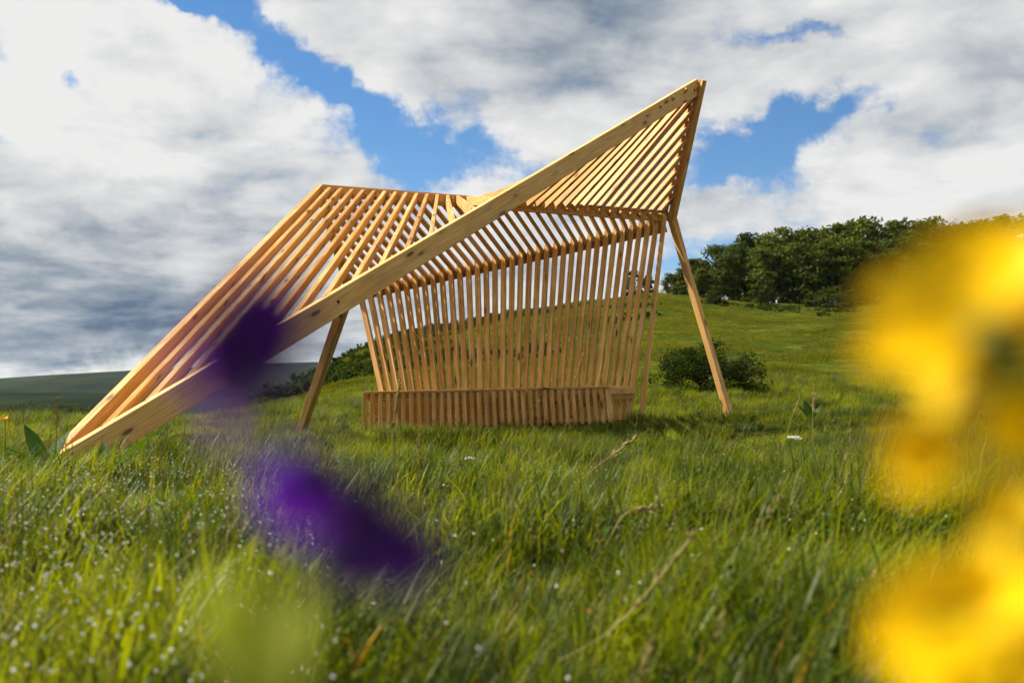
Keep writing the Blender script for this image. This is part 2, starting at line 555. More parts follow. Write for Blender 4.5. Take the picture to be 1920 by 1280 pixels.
# gable: two members from the apex to the node where the legs meet
dirG = (D - Cc).normalized()
gx = Vector((0.035, -0.01, 0))
beam('gable_beam', Cc + gx + Vector((0.02, 0, 0.0)), D + gx + dirG * 0.12 + Vector((0.03, 0, -0.05)), 0.075, 0.17, M_wood, sh, drop=0.002)
beam('gable_rail', Cc - gx * 1.4 + dirG * 0.30, D - gx * 1.2 + dirG * 0.02, 0.045, 0.10, M_wood, sh, drop=0.004)
beam('eave_beam', lerp(E0, W_end, -0.01) - Vector((0, -0.06, 0.075)), lerp(E0, W_end, 1.0) - Vector((0, -0.06, 0.075)), 0.06, 0.16, M_wood, sh)

def front_line(i):
    P = lerp(B, D, i / N)
    if i < N_AC:
        Q = lerp(A, Cc, i / N_AC)
    else:
        Q = lerp(Cc, D, max(0.03, (i - N_AC) / (N - N_AC)))
    return P, Q


for i in range(1, N):
    P, Q = front_line(i)
    (pa, qa), (pb, qb) = front_line(i - 1), front_line(min(i + 1, N - 0.4))
    dv = (Q - P).normalized()
    beam('front_roof_slat', P + dv * 0.02, Q + dv * (0.085 if i > N_AC else -0.015), 0.046, 0.130, M_wood, sh, ch=0.003, drop=0.004 + 0.001 * (i % 2),
         across=D - B)

WB0, WB1 = at(703, 739, 14.65), at(1199, 727, 15.35)
N_BE = 6


def rear_line(i):
    P = lerp(B, D, (i - N_BE) / (N - N_BE)) if i >= N_BE else lerp(E0, B, i / N_BE)
    return P, lerp(E0, W_end, i / N)


beam('edge_beam', lerp(E0, B, -0.03), lerp(E0, B, 0.985), 0.06, 0.15, M_wood, sh, drop=0.005)
for i in range(1, N):
    P, T = rear_line(i)
    (pa, qa), (pb, qb) = rear_line(i - 1), rear_line(min(i + 1, N))
    dv = (T - P).normalized()
    beam('rear_roof_slat', P + dv * 0.03, T + dv * min(0.10, (T - P).length * 0.3), 0.060, 0.140, M_wood, sh, ch=0.003, drop=0.012 + 0.001 * (i % 2),
         across=D - B)


def wall_slat(name, top, foot, wd, dp, parent, twist=0):
    """near-upright batten, wide face to the front"""
    top, foot = Vector(top), Vector(foot)
    ex = (top - foot)
    L = ex.length
    ex.normalize()
    ey = Vector((1, 0, 0)) - ex * ex.x
    ey.normalize()
    ey = Matrix.Rotation(R(twist), 3, ex) @ ey
    ez = ex.cross(ey)
    ch, h, k = 0.003, wd / 2, dp / 2
    ring = [(-h + ch, k), (h - ch, k), (h, k - ch), (h, -k + ch), (h - ch, -k), (-h + ch, -k), (-h, -k + ch), (-h, k - ch)]
    vv = [(x, y, z) for x in (0, L) for (y, z) in ring]
    fs = [tuple(range(7, -1, -1)), tuple(range(8, 16))] + [(j, (j + 1) % 8, 8 + (j + 1) % 8, 8 + j) for j in range(8)]
    o = mesh_obj(name, vv, fs, M_wood, link_it=False)
    C.objects.link(o)
    M = Matrix((ex, ey, ez)).transposed().to_4x4()
    M.translation = foot
    return place(o, parent, M)


for i in range(1, N):
    T = lerp(E0, W_end, i / N)
    Bm = lerp(WB0, WB1, i / N)
    dv = (T - Bm).normalized()
    tt_ = (Bm.z - (gz(Bm.x, Bm.y) - 0.06)) / dv.z
    wall_slat('wall_slat', T - dv * 0.045 + Vector((0, -0.03, 0)), Bm - dv * tt_, 0.070, 0.100, sh, twist=-14)
# end post that comes down to the ground clear of the bench, strut under the long beam, splayed leg
foot = at(1200, 800, 15.1)
foot.z = gz(foot.x, foot.y) - 0.08
wall_slat('end_post', W_end + Vector((-0.01, -0.09, 0.10)), foot, 0.072, 0.07, sh)
foot = at(560, 800, 12.9)
foot.z = gz(foot.x, foot.y) - 0.08
wall_slat('strut', at(651, 556, 10.12), foot, 0.095, 0.095, sh, twist=42)
foot = at(1371, 782, 16.0)
foot.z = gz(foot.x, foot.y) - 0.08
wall_slat('splayed_leg', at(1256, 398, 16.36), foot, 0.105, 0.105, sh, twist=40)
wall_slat('leg_brace', at(1262, 398, 16.32), at(1283, 475, 16.28), 0.07, 0.06, sh)

# bolt heads where the strut is fixed through the long beam, and at the apex
for (bx_, by_, bY) in ((630, 566, 9.86), (636, 592, 9.88), (1296, 170, 15.5), (1299, 186, 15.5)):
    c_ = at(bx_, by_, bY) - Vector((0, 13.0, 0))
    e_ = A - sh.location
    c_ = c_ - nAC * ((c_ - e_).dot(nAC) + 0.042)       # onto the outer face of the beam
    v, f = tube([c_ + nAC * 0.01, c_ - nAC * 0.006, c_ - nAC * 0.011], [0.017, 0.017, 0.010], 8)
    mesh_obj('bolt', v, f, M_bark, sh)

# bench: fascia is the bench part, slats are its pieces
bl, br = at(684, 739, 13.5), at(1139, 727.5, 14.3)
bench = beam('bench', bl + Vector((0, 0.02, 0)), br + Vector((0, 0.02, 0)), 0.04, 0.085, M_wood, sh)
bbl, bbr = at(698, 739, 14.52), at(1190, 727.5, 15.2)
beam('side_rail', br + Vector((0.03, 0.0, 0)), bbr, 0.04, 0.085, M_wood, bench)
beam('side_rail', bl + Vector((0.02, 0.04, 0)), bbl, 0.04, 0.085, M_wood, bench)
beam('back_rail', bbl, bbr, 0.04, 0.085, M_wood, bench)
beam('seat_edge', bl + Vector((-0.02, -0.034, 0.037)), br + Vector((0.02, -0.034, 0.037)), 0.045, 0.034, M_wood, bench)
low = Vector((0, 0, -0.095))
beam('lower_rail', br + low + Vector((-0.12, 0.10, 0)), bbr + low + Vector((-0.05, 0, 0)), 0.035, 0.07, M_wood, bench)
inb = Vector((0, 0.42, -0.06))
for k in range(8):
    z0 = Vector((0, 0.0, -0.056 * k))
    beam('inner_board', bl + inb + z0, br + inb + z0, 0.02, 0.052, M_wood, bench, ch=0.002)
NB = 34
for i in range(NB):
    u = i / (NB - 1)
    p = lerp(bl, br, u) + Vector((0, -0.028, 0.001))
    wdt = 0.055 if i < NB - 1 else 0.085
    ft = Vector((p.x + 0.012 + 0.035 * u, p.y - 0.02, gz(p.x, p.y) - 0.05))
    wall_slat('front_slat', p, ft, wdt, 0.040, bench)
for i in range(NB):
    u = (i + 0.5) / NB
    beam('seat_slat', lerp(bl, br, u) + Vector((0, -0.009, 0.034)), lerp(bbl, bbr, u) + Vector((0, 0.02, 0.034)), 0.045, 0.03, M_wood, bench, ch=0.002)

def leaf_cloud(clusters, per, size, flat=0.6):
    vs_, fs = [], []
    for (c, r_) in clusters:
        for _ in range(per):
            dv = Vector((random.gauss(0, 1), random.gauss(0, 1), random.gauss(0, 1))).normalized() * (random.random() ** 0.45) * r_
            p = Vector(c) + Vector((dv.x, dv.y, dv.z * flat))
            nrm = (dv.normalized() * 0.7 + Vector((random.gauss(0, .5), random.gauss(0, .5), random.gauss(0.5, .5)))).normalized()
            a = nrm.cross(Vector((random.random(), random.random(), random.random()))).normalized()
            b = nrm.cross(a)
            s = size * random.uniform(0.6, 1.3)
            o = len(vs_)
            vs_ += [p - a * s, p - b * s * 0.55, p + a * s, p + b * s * 0.55]
            fs.append((o, o + 1, o + 2, o + 3))
    return vs_, fs


# ------------------------------------------------------------------ grass (stuff, scattered with geometry nodes)
def blade(bx, by, h, wd, lean, ang, curl, segs=3):
    """one curved tapering blade as a strip"""
    dx_, dy_ = math.cos(ang), math.sin(ang)
    nx, ny = -dy_, dx_
    vs_, fs = [], []
    for k in range(segs + 1):
        s = k / segs
        o = lean * (s ** (1.0 + curl))
        hh = h * s * (1 - 0.25 * min(1.0, lean / max(h, 1e-3)) * s)
        ww = wd * (1 - s ** 1.6) * 0.5
        cx, cy = bx + dx_ * o, by + dy_ * o
        if k < segs:
            vs_ += [(cx - nx * ww, cy - ny * ww, hh), (cx + nx * ww, cy + ny * ww, hh)]
        else:
            vs_.append((cx, cy, hh))
    for k in range(segs - 1):
        fs.append((2 * k, 2 * k + 1, 2 * k + 3, 2 * k + 2))
    k = segs - 1
    fs.append((2 * k, 2 * k + 1, 2 * k + 2))
    return vs_, fs


def clump(name, n, radius, h0, h1, w0, w1, lean, mat, wind=0.5, segs=3):
    parts = []
    for _ in range(n):
        a = random.uniform(0, 2 * math.pi)
        r_ = radius * math.sqrt(random.random())
        h = random.uniform(h0, h1) * (0.75 + 0.25 * random.random())
        la = random.gauss(0.1, 0.9) if random.random() < wind else random.uniform(0, 2 * math.pi)
        parts.append(blade(r_ * math.cos(a), r_ * math.sin(a), h, random.uniform(w0, w1),
                           h * random.uniform(0.15, lean), la, random.uniform(0.4, 1.3), segs))
    v, f = merge(*parts)
    return mesh_obj(name, v, f, mat, link_it=False)


def scatter(name, protos, pts, scl, rot, pick, kind_label, tilt=None):
    """points with attributes, instanced with geometry nodes"""
    col = bpy.data.collections.new(name + '_sources')
    for k, o in enumerate(protos):
        o.name = '%s_source_%02d' % (name, k)
        col.objects.link(o)
    me = bpy.data.meshes.new(name)
    me.from_pydata(pts.tolist(), [], [])
    for nm, arr in (('scl', scl), ('rot', rot)):
        a = me.attributes.new(nm, 'FLOAT', 'POINT')
        a.data.foreach_set('value', np.asarray(arr, np.float32))
    a = me.attributes.new('pick', 'INT', 'POINT')
    a.data.foreach_set('value', np.asarray(pick, np.int32))
    o = link(bpy.data.objects.new(name, me))
    ng = bpy.data.node_groups.new(name, 'GeometryNodeTree')
    ng.interface.new_socket('Geometry', in_out='INPUT', socket_type='NodeSocketGeometry')
    ng.interface.new_socket('Geometry', in_out='OUTPUT', socket_type='NodeSocketGeometry')
    n = ng.nodes
    gi, go = n.new('NodeGroupInput'), n.new('NodeGroupOutput')
    ci = n.new('GeometryNodeCollectionInfo')
    ci.inputs[0].default_value = col
    ci.inputs['Separate Children'].default_value = True
    ci.inputs['Reset Children'].default_value = True
    ip = n.new('GeometryNodeInstanceOnPoints')
    ip.inputs['Pick Instance'].default_value = True

    def attr(nm, ty):
        x = n.new('GeometryNodeInputNamedAttribute')
        x.data_type = ty
        x.inputs[0].default_value = nm
        return x.outputs[0]
    cx = n.new('ShaderNodeCombineXYZ')
    L = ng.links.new
    L(attr('rot', 'FLOAT'), cx.inputs[2])
    er = n.new('FunctionNodeEulerToRotation')
    L(cx.outputs[0], er.inputs[0])
    L(gi.outputs[0], ip.inputs['Points'])
    L(ci.outputs[0], ip.inputs['Instance'])
    L(attr('pick', 'INT'), ip.inputs['Instance Index'])
    L(er.outputs[0], ip.inputs['Rotation'])
    L(attr('scl', 'FLOAT'), ip.inputs['Scale'])
    L(ip.outputs[0], go.inputs[0])
    md = o.modifiers.new('scatter', 'NODES')
    md.node_group = ng
    o['kind'] = 'stuff'
    o['label'] = kind_label
    return o


def sector_points(n, y0, y1, spread=0.62, margin=0.5, power=1.0):
    """random points in the wedge ahead of the camera; power < 2 keeps more of them near"""
    u = rng.random(n)
    y = (y0 ** power + u * (y1 ** power - y0 ** power)) ** (1 / power)
    x = (rng.random(n) * 2 - 1) * (spread * y + margin)
    return x, y


def under_shelter_ok(x, y):
    return ~((x > -1.9) & (x < 1.75) & (y > 13.52 + (x + 1.9) * 0.24) & (y < 14.6 + (x + 1.9) * 0.19))


near_protos = [clump('gc', 46, 0.14, 0.07, 0.30, 0.0050, 0.0135, 1.15, M_grass, 0.55, 4) for _ in range(5)]
near_protos += [clump('gd', 46, 0.10, 0.14, 0.33, 0.0025, 0.0055, 0.8, M_rush, 0.6, 4) for _ in range(2)]
x, y = sector_points(16500, 1.15, 29, power=1.3)
ok = under_shelter_ok(x, y)
x, y = x[ok], y[ok]
hs = np.interp(y, [1, 1.8, 3.0, 5, 7.5, 9, 12.5, 14, 20], [0.75, 1.0, 1.05, 0.88, 0.70, 0.62, 0.54, 0.66, 0.80])
patch = 1 + 1.25 * vnoise(x / 0.55, y / 0.55, 11) + 0.6 * vnoise(x / 2.1, y / 2.1, 12)
hs = hs * np.clip(patch, 0.58, 1.8) * (0.8 + 0.4 * rng.random(len(x)))
scatter('meadow_grass', near_protos, np.stack([x, y, height(x, y) - 0.01], 1), hs, rng.normal(0, 0.8, len(x)),
        np.where(rng.random(len(x)) < 0.10 + 0.9 * np.clip(vnoise(x / 0.7, y / 0.7, 15) + 0.1, 0, 0.45), rng.integers(5, 7, len(x)), rng.integers(0, 5, len(x))), 'long wet meadow grass in front of the shelter')

x, y = sector_points(60000, 19, 165, spread=0.60, margin=2, power=1.3)
px = 960 + F_PX * x / y
ok = (px > 470) & (rng.random(len(x)) < 0.34 + 1.3 * np.clip(vnoise(x / 2.2, y / 2.2, 21) + 0.5 * vnoise(x / 0.9, y / 0.9, 22) + 0.12, 0, 1))
x, y = x[ok], y[ok]
past_protos = [clump('pc', 46, 0.42, 0.05, 0.15, 0.012, 0.022, 0.9, M_pasture, 0.4, 2) for _ in range(5)]
hs = np.interp(y, [19, 40, 160], [0.9, 1.15, 2.0]) * np.clip(0.9 + 1.2 * vnoise(x / 2.2, y / 2.2, 21), 0.4, 1.7)
scatter('pasture_grass', past_protos, np.stack([x, y, height(x, y) - 0.01], 1), hs, rng.random(len(x)) * 6.28,
        rng.integers(0, 5, len(x)), 'grazed tussocky pasture on the hillside behind the shelter')


# dark bracken and rushes on the hill, massed to stand in for cloud shade
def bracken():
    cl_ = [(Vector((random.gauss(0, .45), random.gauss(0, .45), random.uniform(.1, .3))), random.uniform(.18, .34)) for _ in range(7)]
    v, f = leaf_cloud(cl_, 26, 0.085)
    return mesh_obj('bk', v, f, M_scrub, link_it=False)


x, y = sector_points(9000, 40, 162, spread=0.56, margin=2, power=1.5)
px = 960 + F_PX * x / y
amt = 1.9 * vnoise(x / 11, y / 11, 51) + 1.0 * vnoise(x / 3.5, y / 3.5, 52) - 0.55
amt = amt + 0.85 * sstep(-px, -1010, -640) + 0.55 * sstep(y, 118, 140) + 0.30 * sstep(y, 80, 130) * sstep(-px, -1250, -1000)  # thicker on the left flank and upper band, imitating cloud shade
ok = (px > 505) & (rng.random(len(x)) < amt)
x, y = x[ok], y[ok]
scatter('bracken_shade_patches', [bracken() for _ in range(4)], np.stack([x, y, height(x, y)], 1), 0.6 + 0.9 * rng.random(len(x)),
        rng.random(len(x)) * 6.28, rng.integers(0, 4, len(x)), 'dark bracken and rushes in patches on the hillside, partly standing in for cloud shade')

# low broad-leaved weeds and clover among the grass
def weed(n_leaf, size):
    parts = []
    for _ in range(n_leaf):
        a, r_ = random.uniform(0, 6.28), 0.09 * math.sqrt(random.random())
        c_ = Vector((r_ * math.cos(a), r_ * math.sin(a), random.uniform(0.05, 0.17)))
        n_ = Vector((random.gauss(0, .5), random.gauss(0, .5), 1)).normalized()
        u_ = n_.cross(Vector((math.cos(a + 1), math.sin(a + 1), 0.1))).normalized()
        v_ = n_.cross(u_)
        s_ = size * random.uniform(.6, 1.3)
        pts_ = [c_ + u_ * s_ * math.cos(k * 1.047) + v_ * s_ * 0.62 * math.sin(k * 1.047) + n_ * (0.12 * s_ if k % 3 else -0.05 * s_) for k in range(6)]
        parts.append((pts_, [(0, 1, 2, 3), (0, 3, 4, 5)]))
    v, f = merge(*parts)
    return mesh_obj('wd', v, f, M_broad, link_it=False)


x, y = sector_points(700, 3.2, 18, power=1.3)
ok = under_shelter_ok(x, y) & (vnoise(x / 1.4, y / 1.4, 41) > -0.12)
x, y = x[ok], y[ok]
scatter('meadow_weeds', [weed(26, random.uniform(.008, .015)) for _ in range(5)], np.stack([x, y, height(x, y)], 1),
        np.interp(y, [1.5, 3, 6, 9, 13, 18], [0.8, 0.9, 0.9, 0.75, 0.6, 0.8]) * (0.7 + 0.6 * rng.random(len(x))), rng.random(len(x)) * 6.28,
        rng.integers(0, 5, len(x)), 'low broad-leaved weeds growing through the meadow grass')

# dew drops hanging on the near grass
def ico(r, name, mat, sub=2):
    import bmesh
    bm = bmesh.new()
    bmesh.ops.create_icosphere(bm, subdivisions=sub, radius=r)
    me = bpy.data.meshes.new(name)
    bm.to_mesh(me)
    bm.free()
    me.polygons.foreach_set('use_smooth', [True] * len(me.polygons))
    me.materials.append(mat)
    return bpy.data.objects.new(name, me)


M_dew = plain_mat('dew_glint_white', (0.93, 0.95, 0.97), 0.15, 0.8)  # opaque white: the drops' sparkle is put into the base colour
n_dew = 5200
x, y = sector_points(n_dew, 1.5, 7.5, spread=0.55, margin=0.1, power=1.1)
px = 960 + F_PX * x / y
keep = rng.random(n_dew) < np.where(px < 640, 1.0, 0.07)
x, y = x[keep], y[keep]
hz = np.interp(y, [1, 1.8, 3.0, 5, 7.5], [0.75, 1.0, 1.05, 0.82, 0.62]) * 0.20
z = height(x, y) + hz * (0.55 + 0.6 * rng.random(len(x)))
scatter('dew_drops', [ico(0.0023, 'dew', M_dew)], np.stack([x, y, z], 1), 0.6 + 0.8 * rng.random(len(x)) ** 2,
        rng.random(len(x)), np.zeros(len(x)), 'sparkling dew drops on the grass in the foreground')

# ------------------------------------------------------------------ trees
def make_tree_meshes(hgt, wid, mat, n_cl=105, per=85, size=0.27):
    """crown and trunk meshes of one broadleaf tree, base at the origin"""
    cl = []
    zc, rz = hgt * 0.50, hgt * 0.47
    for _ in range(n_cl):
        th_, ph = random.uniform(0, 2 * math.pi), math.acos(random.uniform(-0.95, 1))
        k = random.uniform(0.55, 1.0)
        rr = wid / 2 * (0.85 + 0.3 * math.sin(3 * th_ + hgt) * 0.6)
        c = Vector((math.sin(ph) * math.cos(th_) * rr * k, math.sin(ph) * math.sin(th_) * rr * k, zc + math.cos(ph) * rz * k))
        cl.append((c, wid * random.uniform(0.08, 0.18)))
    v, f = leaf_cloud(cl, per, size)
    cm = bpy.data.meshes.new('crown')
    cm.from_pydata([tuple(p) for p in v], [], f)
    cm.materials.append(mat)
    parts = [tube([(0, 0, -0.3), (0.05, 0, hgt * .25), (-0.06, 0.05, hgt * .55), (0, 0, hgt * .85)], [wid * .035, wid * .027, wid * .018, wid * .005], 7)]
    for k in range(7):
        an = k * 2.4
        z0 = hgt * (0.22 + 0.06 * k)
        e = Vector((math.cos(an), math.sin(an), 0)) * wid * 0.36
        parts.append(tube([(0, 0, z0), (e.x * .5, e.y * .5, z0 + hgt * .10), (e.x, e.y, z0 + hgt * .22)], [wid * .014, wid * .009, wid * .003], 5))
    tv, tf_ = merge(*parts)
    tm = bpy.data.meshes.new('trunk')
    tm.from_pydata([tuple(p) for p in tv], [], tf_)
    tm.materials.append(M_bark)
    return cm, tm


TV = [make_tree_meshes(12, 9.5, M_tree), make_tree_meshes(13, 9, M_tree2), make_tree_meshes(11.5, 10.5, M_tree),
      make_tree_meshes(12.5, 8, M_tree), make_tree_meshes(11, 10, M_tree2)]
TS = [make_tree_meshes(5.0, 4.2, M_tree2, 40, 60, 0.2), make_tree_meshes(4.5, 4.6, M_tree, 40, 60, 0.2)]
BASEH = [12, 13, 11.5, 12.5, 11]
ORD = ['first', 'second', 'third', 'fourth', 'fifth', 'sixth', 'seventh', 'eighth', 'ninth', 'tenth', 'eleventh', 'twelfth', 'thirteenth', 'fourteenth']


def tree(name, meshes, base_h, px, dist, top_py, label, group, wide=1.0):
    p = at(px, 600, dist)
    z = gz(p.x, p.y)
    ht = at(px, top_py, dist).z - z
    o = empty(name, (p.x, p.y, z))
    s = ht / base_h
    o.scale = (s * wide, s * wide, s)
    o.rotation_euler.z = random.uniform(0, 6.28)
    for nm, mm in (('crown', meshes[0]), ('trunk', meshes[1])):
        c_ = link(bpy.data.objects.new(nm, mm), o)
    tag(o, label, 'tree', group)
    return o


back = [(1262, 508, 172), (1300, 480, 170), (1350, 452, 170), (1410, 428, 172), (1468, 424, 168), (1525, 414, 172), (1580, 408, 166),
        (1638, 398, 170), (1695, 402, 172), (1750, 406, 168), (1805, 406, 170), (1865, 400, 170), (1925, 392, 170)]
for i, (px_, top, ds) in enumerate(back):
    k = i % 5
    tree('broadleaf_tree', TV[k], BASEH[k], px_, ds, top, 'dark broadleaf tree in the back row of the hilltop wood, %s from the left' % ORD[i], 'hilltop wood', random.uniform(1.0, 1.18))
front = [(1318, 500, 150), (1372, 470, 150), (1440, 452, 149), (1505, 446, 148), (1568, 440, 147), (1628, 446, 148), (1690, 436, 149), (1750, 450, 148), (1812, 444, 148), (1880, 436, 149)]
for i, (px_, top, ds) in enumerate(front):
    k = (i * 2 + 1) % 5
    tree('broadleaf_tree', TV[k], BASEH[k], px_, ds, top, 'leafy broadleaf tree in the front row of the hilltop wood, %s from the left' % ORD[i], 'hilltop wood', random.uniform(0.95, 1.2))
tree('small_tree', TS[0], 5.0, 1432, 138, 503, 'small round pale green tree standing out before the hilltop wood', None, 1.0)
tree('small_tree', TS[1], 4.5, 1712, 135, 488, 'small upright tree at the wood edge behind the yellow flowers', None, 0.9)
for i, (px_, top, ds) in enumerate([(1188, 503, 178), (1212, 512, 176)]):
    tree('small_tree', TS[i], (5.0, 4.5)[i], px_, ds, top, 'lone skyline tree seen through the rear wall slats, %s from the left' % ORD[i], None, 0.8)


def bush(name, label, px, dist, wpx, hpx, n_cl=70, per=85, size=0.045, mat=None):
    p = at(px, 700, dist)
    z = gz(p.x, p.y)
    o = empty(name, (p.x, p.y, z))
    wm, hm = wpx / F_PX * dist, hpx / F_PX * dist
    cl = []
    for _ in range(n_cl):
        th_, ph = random.uniform(0, 2 * math.pi), math.acos(random.uniform(-0.05, 1))
        k = random.uniform(0.5, 1.0)
        cl.append((Vector((math.sin(ph) * math.cos(th_) * wm / 2 * k, math.sin(ph) * math.sin(th_) * wm / 2.6 * k, math.cos(ph) * hm * k * 0.92)), wm * random.uniform(0.06, 0.11)))
    v, f = leaf_cloud(cl, per, size)
    mesh_obj('foliage', v, f, mat or M_scrub, o)
    parts = []
    for k in range(26):
        an = random.uniform(0, 6.28)
        e = Vector((math.cos(an) * wm * .5, math.sin(an) * wm * .4, hm * random.uniform(.3, .8))) * 0.8
        parts.append(tube([(0, 0, 0), e * 0.5 + Vector((0, 0, hm * .25)), e], [0.02, 0.012, 0.004], 4))
    v, f = merge(*parts)
    mesh_obj('stems', v, f, M_bark, o)
    return tag(o, label, 'bush')


bush('bramble_bush', 'dark tangled bush behind the splayed right leg of the shelter', 1325, 24, 250, 100, 120, 120, 0.032)
bush('scrub_bush', 'dark low scrub at the foot of the hill beside the slanted strut', 625, 85, 90, 38, 40, 60, 0.12)
bush('scrub_bush', 'low shrub at the edge of the hilltop wood left of the small tree', 1340, 128, 60, 26, 30, 50, 0.16)
bush('scrub_bush', 'grey-green shrub below the hilltop wood right of the small tree', 1560, 137, 110, 42, 50, 60, 0.18, M_tree)

for i in range(11):
    px_ = 1296 + i * 58
    bush('undergrowth_shrub', 'dark shrub filling the foot of the hilltop wood, %s from the left' % ORD[i], px_, 151 + (i % 3) * 3, 84, 36 + 8 * (i % 2), 26, 60, 0.22, M_tree)['group'] = 'hilltop undergrowth'

# dark wood down in the valley on the left: too far to tell its trees apart
cl = []
for _ in range(90):
    q_ = at(random.uniform(-140, 215), 700, random.uniform(430, 520))
    for kk in range(3):
        cl.append((Vector((q_.x + random.gauss(0, 2), q_.y + random.gauss(0, 2), gz(q_.x, q_.y) + random.uniform(2, 7.5))), random.uniform(2.2, 3.6)))
v, f = leaf_cloud(cl, 60, 0.55)
vw = mesh_obj('valley_wood', v, f, M_scrub)
vw['kind'] = 'stuff'
vw['label'] = 'dark wood on the valley floor at the left edge'

# wire fence at the lip of the valley
fp = [at(px_, 700, 70) for px_ in (424, 446, 467, 489, 512)]
fe = empty('wire_fence', (fp[0].x, fp[0].y, gz(fp[0].x, fp[0].y)))
tops = []
for q_ in fp:
    b_ = Vector((q_.x, q_.y, gz(q_.x, q_.y) - 0.2)) - fe.location
    v, f = tube([b_, b_ + Vector((0.02, 0, 0.8)), b_ + Vector((0.01, 0.01, 1.2))], [0.04, 0.036, 0.032], 7)
    mesh_obj('post', v, f, M_bark, fe)
    tops.append(b_ + Vector((0.01, -0.04, 1.12)))
for dz_ in (0.0, -0.4):
    v, f = tube([q_ + Vector((0, 0, dz_)) for q_ in tops], [0.006] * len(tops), 4)
    mesh_obj('wire', v, f, M_bark, fe)
tag(fe, 'thin wire fence on short posts at the lip of the valley', 'fence')

# ------------------------------------------------------------------ broad-leaved plants
def broad_leaf(length, width, arch, an, rise):
    """a pointed, folded leaf with thickness-free blade but true fold and arch"""
    n = 7
    dx_, dy_ = math.cos(an), math.sin(an)
    vs_, fs = [], []
    for k in range(n + 1):
        s = k / n
        wv_ = width * math.sin(math.pi * min(1, s ** 0.75 * 0.97 + 0.03)) ** 0.9 * 0.5
        o = length * s * math.cos(rise) + arch * s * s * length * 0.4
        z = length * s * math.sin(rise) - arch * s * s * length * 0.35
        for sd in (-1, 0, 1):
            vs_.append((dx_ * o - dy_ * wv_ * sd, dy_ * o + dx_ * wv_ * sd, z + abs(sd) * wv_ * 0.45))
    for k in range(n):
        for j in (0, 1):
            a = k * 3 + j
            fs.append((a, a + 1, a + 4, a + 3))
    return vs_, fs


def broad_plant(px, py, Y, leaves, label):
    p = at(px, py, Y)
    z = gz(p.x, p.y)
    o = empty('broad_leaved_plant', (p.x, p.y, z))
    for (ln, wd, arch, an, rise) in leaves:
        v, f = broad_leaf(ln, wd, arch, R(an), R(rise))
        mesh_obj('leaf', v, f, M_broad, o, smooth=True)
    return tag(o, label, 'plant')


broad_plant(85, 868, 6.6, [(0.42, 0.13, 0.25, 150, 62), (0.34, 0.12, 0.4, 205, 48), (0.36, 0.13, 0.3, 60, 66), (0.32, 0.11, 0.5, 250, 48), (0.32, 0.11, 0.5, 310, 42), (0.3, 0.1, 0.6, 180, 36)],
            'green plant with broad pointed leaves at the foot of the long beam')
broad_plant(200, 880, 6.6, [(0.46, 0.13, 0.10, 12, 44), (0.3, 0.09, 0.4, 120, 55), (0.26, 0.09, 0.5, 330, 38)],
            'broad upright leaf leaning right in front of the long beam')
broad_plant(1520, 790, 14.0, [(0.36, 0.15, 0.2, 110, 72), (0.36, 0.15, 0.3, 40, 64), (0.34, 0.14, 0.3, 170, 62), (0.28, 0.12, 0.5, 270, 50)],
            'dark clump of broad leaves in the grass right of the splayed leg')
broad_plant(320, 815, 8.4, [(0.36, 0.11, 0.2, 30, 45), (0.28, 0.1, 0.5, 340, 38)],
            'broad leaf half hidden under the lower end of the long beam')


# ------------------------------------------------------------------ single grass stalks with seed heads
def stalk(pts, r0, head, label, mat=None, cat='grass stalk'):
    base = Vector(pts[0])
    base.z = gz(base.x, base.y)
    o = empty('grass_stalk', base)
    P = [Vector((0, 0, -0.02))] + [Vector(p) - base for p in pts[1:]]
    sm = []
    for k in range(len(P) - 1):
        for j in range(4):
            sm.append(lerp(P[k], P[k + 1], j / 4))
    sm.append(P[-1])
    for _ in range(2):
        sm = [sm[0]] + [(sm[i - 1] + sm[i] * 2 + sm[i + 1]) / 4 for i in range(1, len(sm) - 1)] + [sm[-1]]
    v, f = tube(sm, [r0 * (1 - 0.6 * i / len(sm)) for i in range(len(sm))], 5)
    mesh_obj('stem', v, f, mat or M_straw, o)
    n, parts = len(sm), []
    k0 = int(n * (1 - head))
    for i in range(k0, n):
        for _ in range(5):
            c_ = sm[i] + Vector((random.gauss(0, r0 * 1.2), random.gauss(0, r0 * 1.2), random.gauss(0, r0 * 1.5)))
            dv = ((sm[min(i + 1, n - 1)] - sm[max(i - 1, 0)]).normalized() + Vector((random.gauss(0, .35), random.gauss(0, .35), random.gauss(0, .3)))).normalized()
            parts.append(tube([c_, c_ + dv * r0 * 4, c_ + dv * r0 * 9], [r0 * .5, r0 * 1.2, r0 * .2], 4))
    parts.append(tube(sm[k0:], [r0 * 1.3] * (n - k0), 5))
    v, f = merge(*parts)
    mesh_obj('seed_head', v, f, mat or M_straw, o)
    return tag(o, label, cat)


stalk([at(1052, 905, 8.0), at(1065, 760, 8.0), at(1092, 668, 8.0)], 0.0035, 0.25, 'tall straw stalk rising in front of the slatted wall')
stalk([at(745, 960, 5.0), at(735, 820, 5.0), at(748, 725, 5.0)], 0.004, 0.4, 'dark blurred stalk in front of the left end of the bench')
stalk([at(1040, 1010, 5.2), at(1110, 880, 5.2), at(1188, 824, 5.2)], 0.004, 0.3, 'straw stalk arching right below the bench')
stalk([at(1110, 1120, 3.4), at(1170, 955, 3.4), at(1215, 955, 3.4)], 0.004, 0.3, 'bent grass stalk hooking over left of the pink flower')
stalk([at(1000, 1290, 2.2), at(1160, 1180, 2.2), at(1295, 1010, 2.2)], 0.0024, 0.45, 'long pale grass stalk leaning right across the foreground')
stalk([at(1290, 1330, 1.9), at(1320, 1250, 1.9), at(1350, 1170, 1.9)], 0.0024, 0.4, 'short blurred seed head at the bottom edge right of centre')
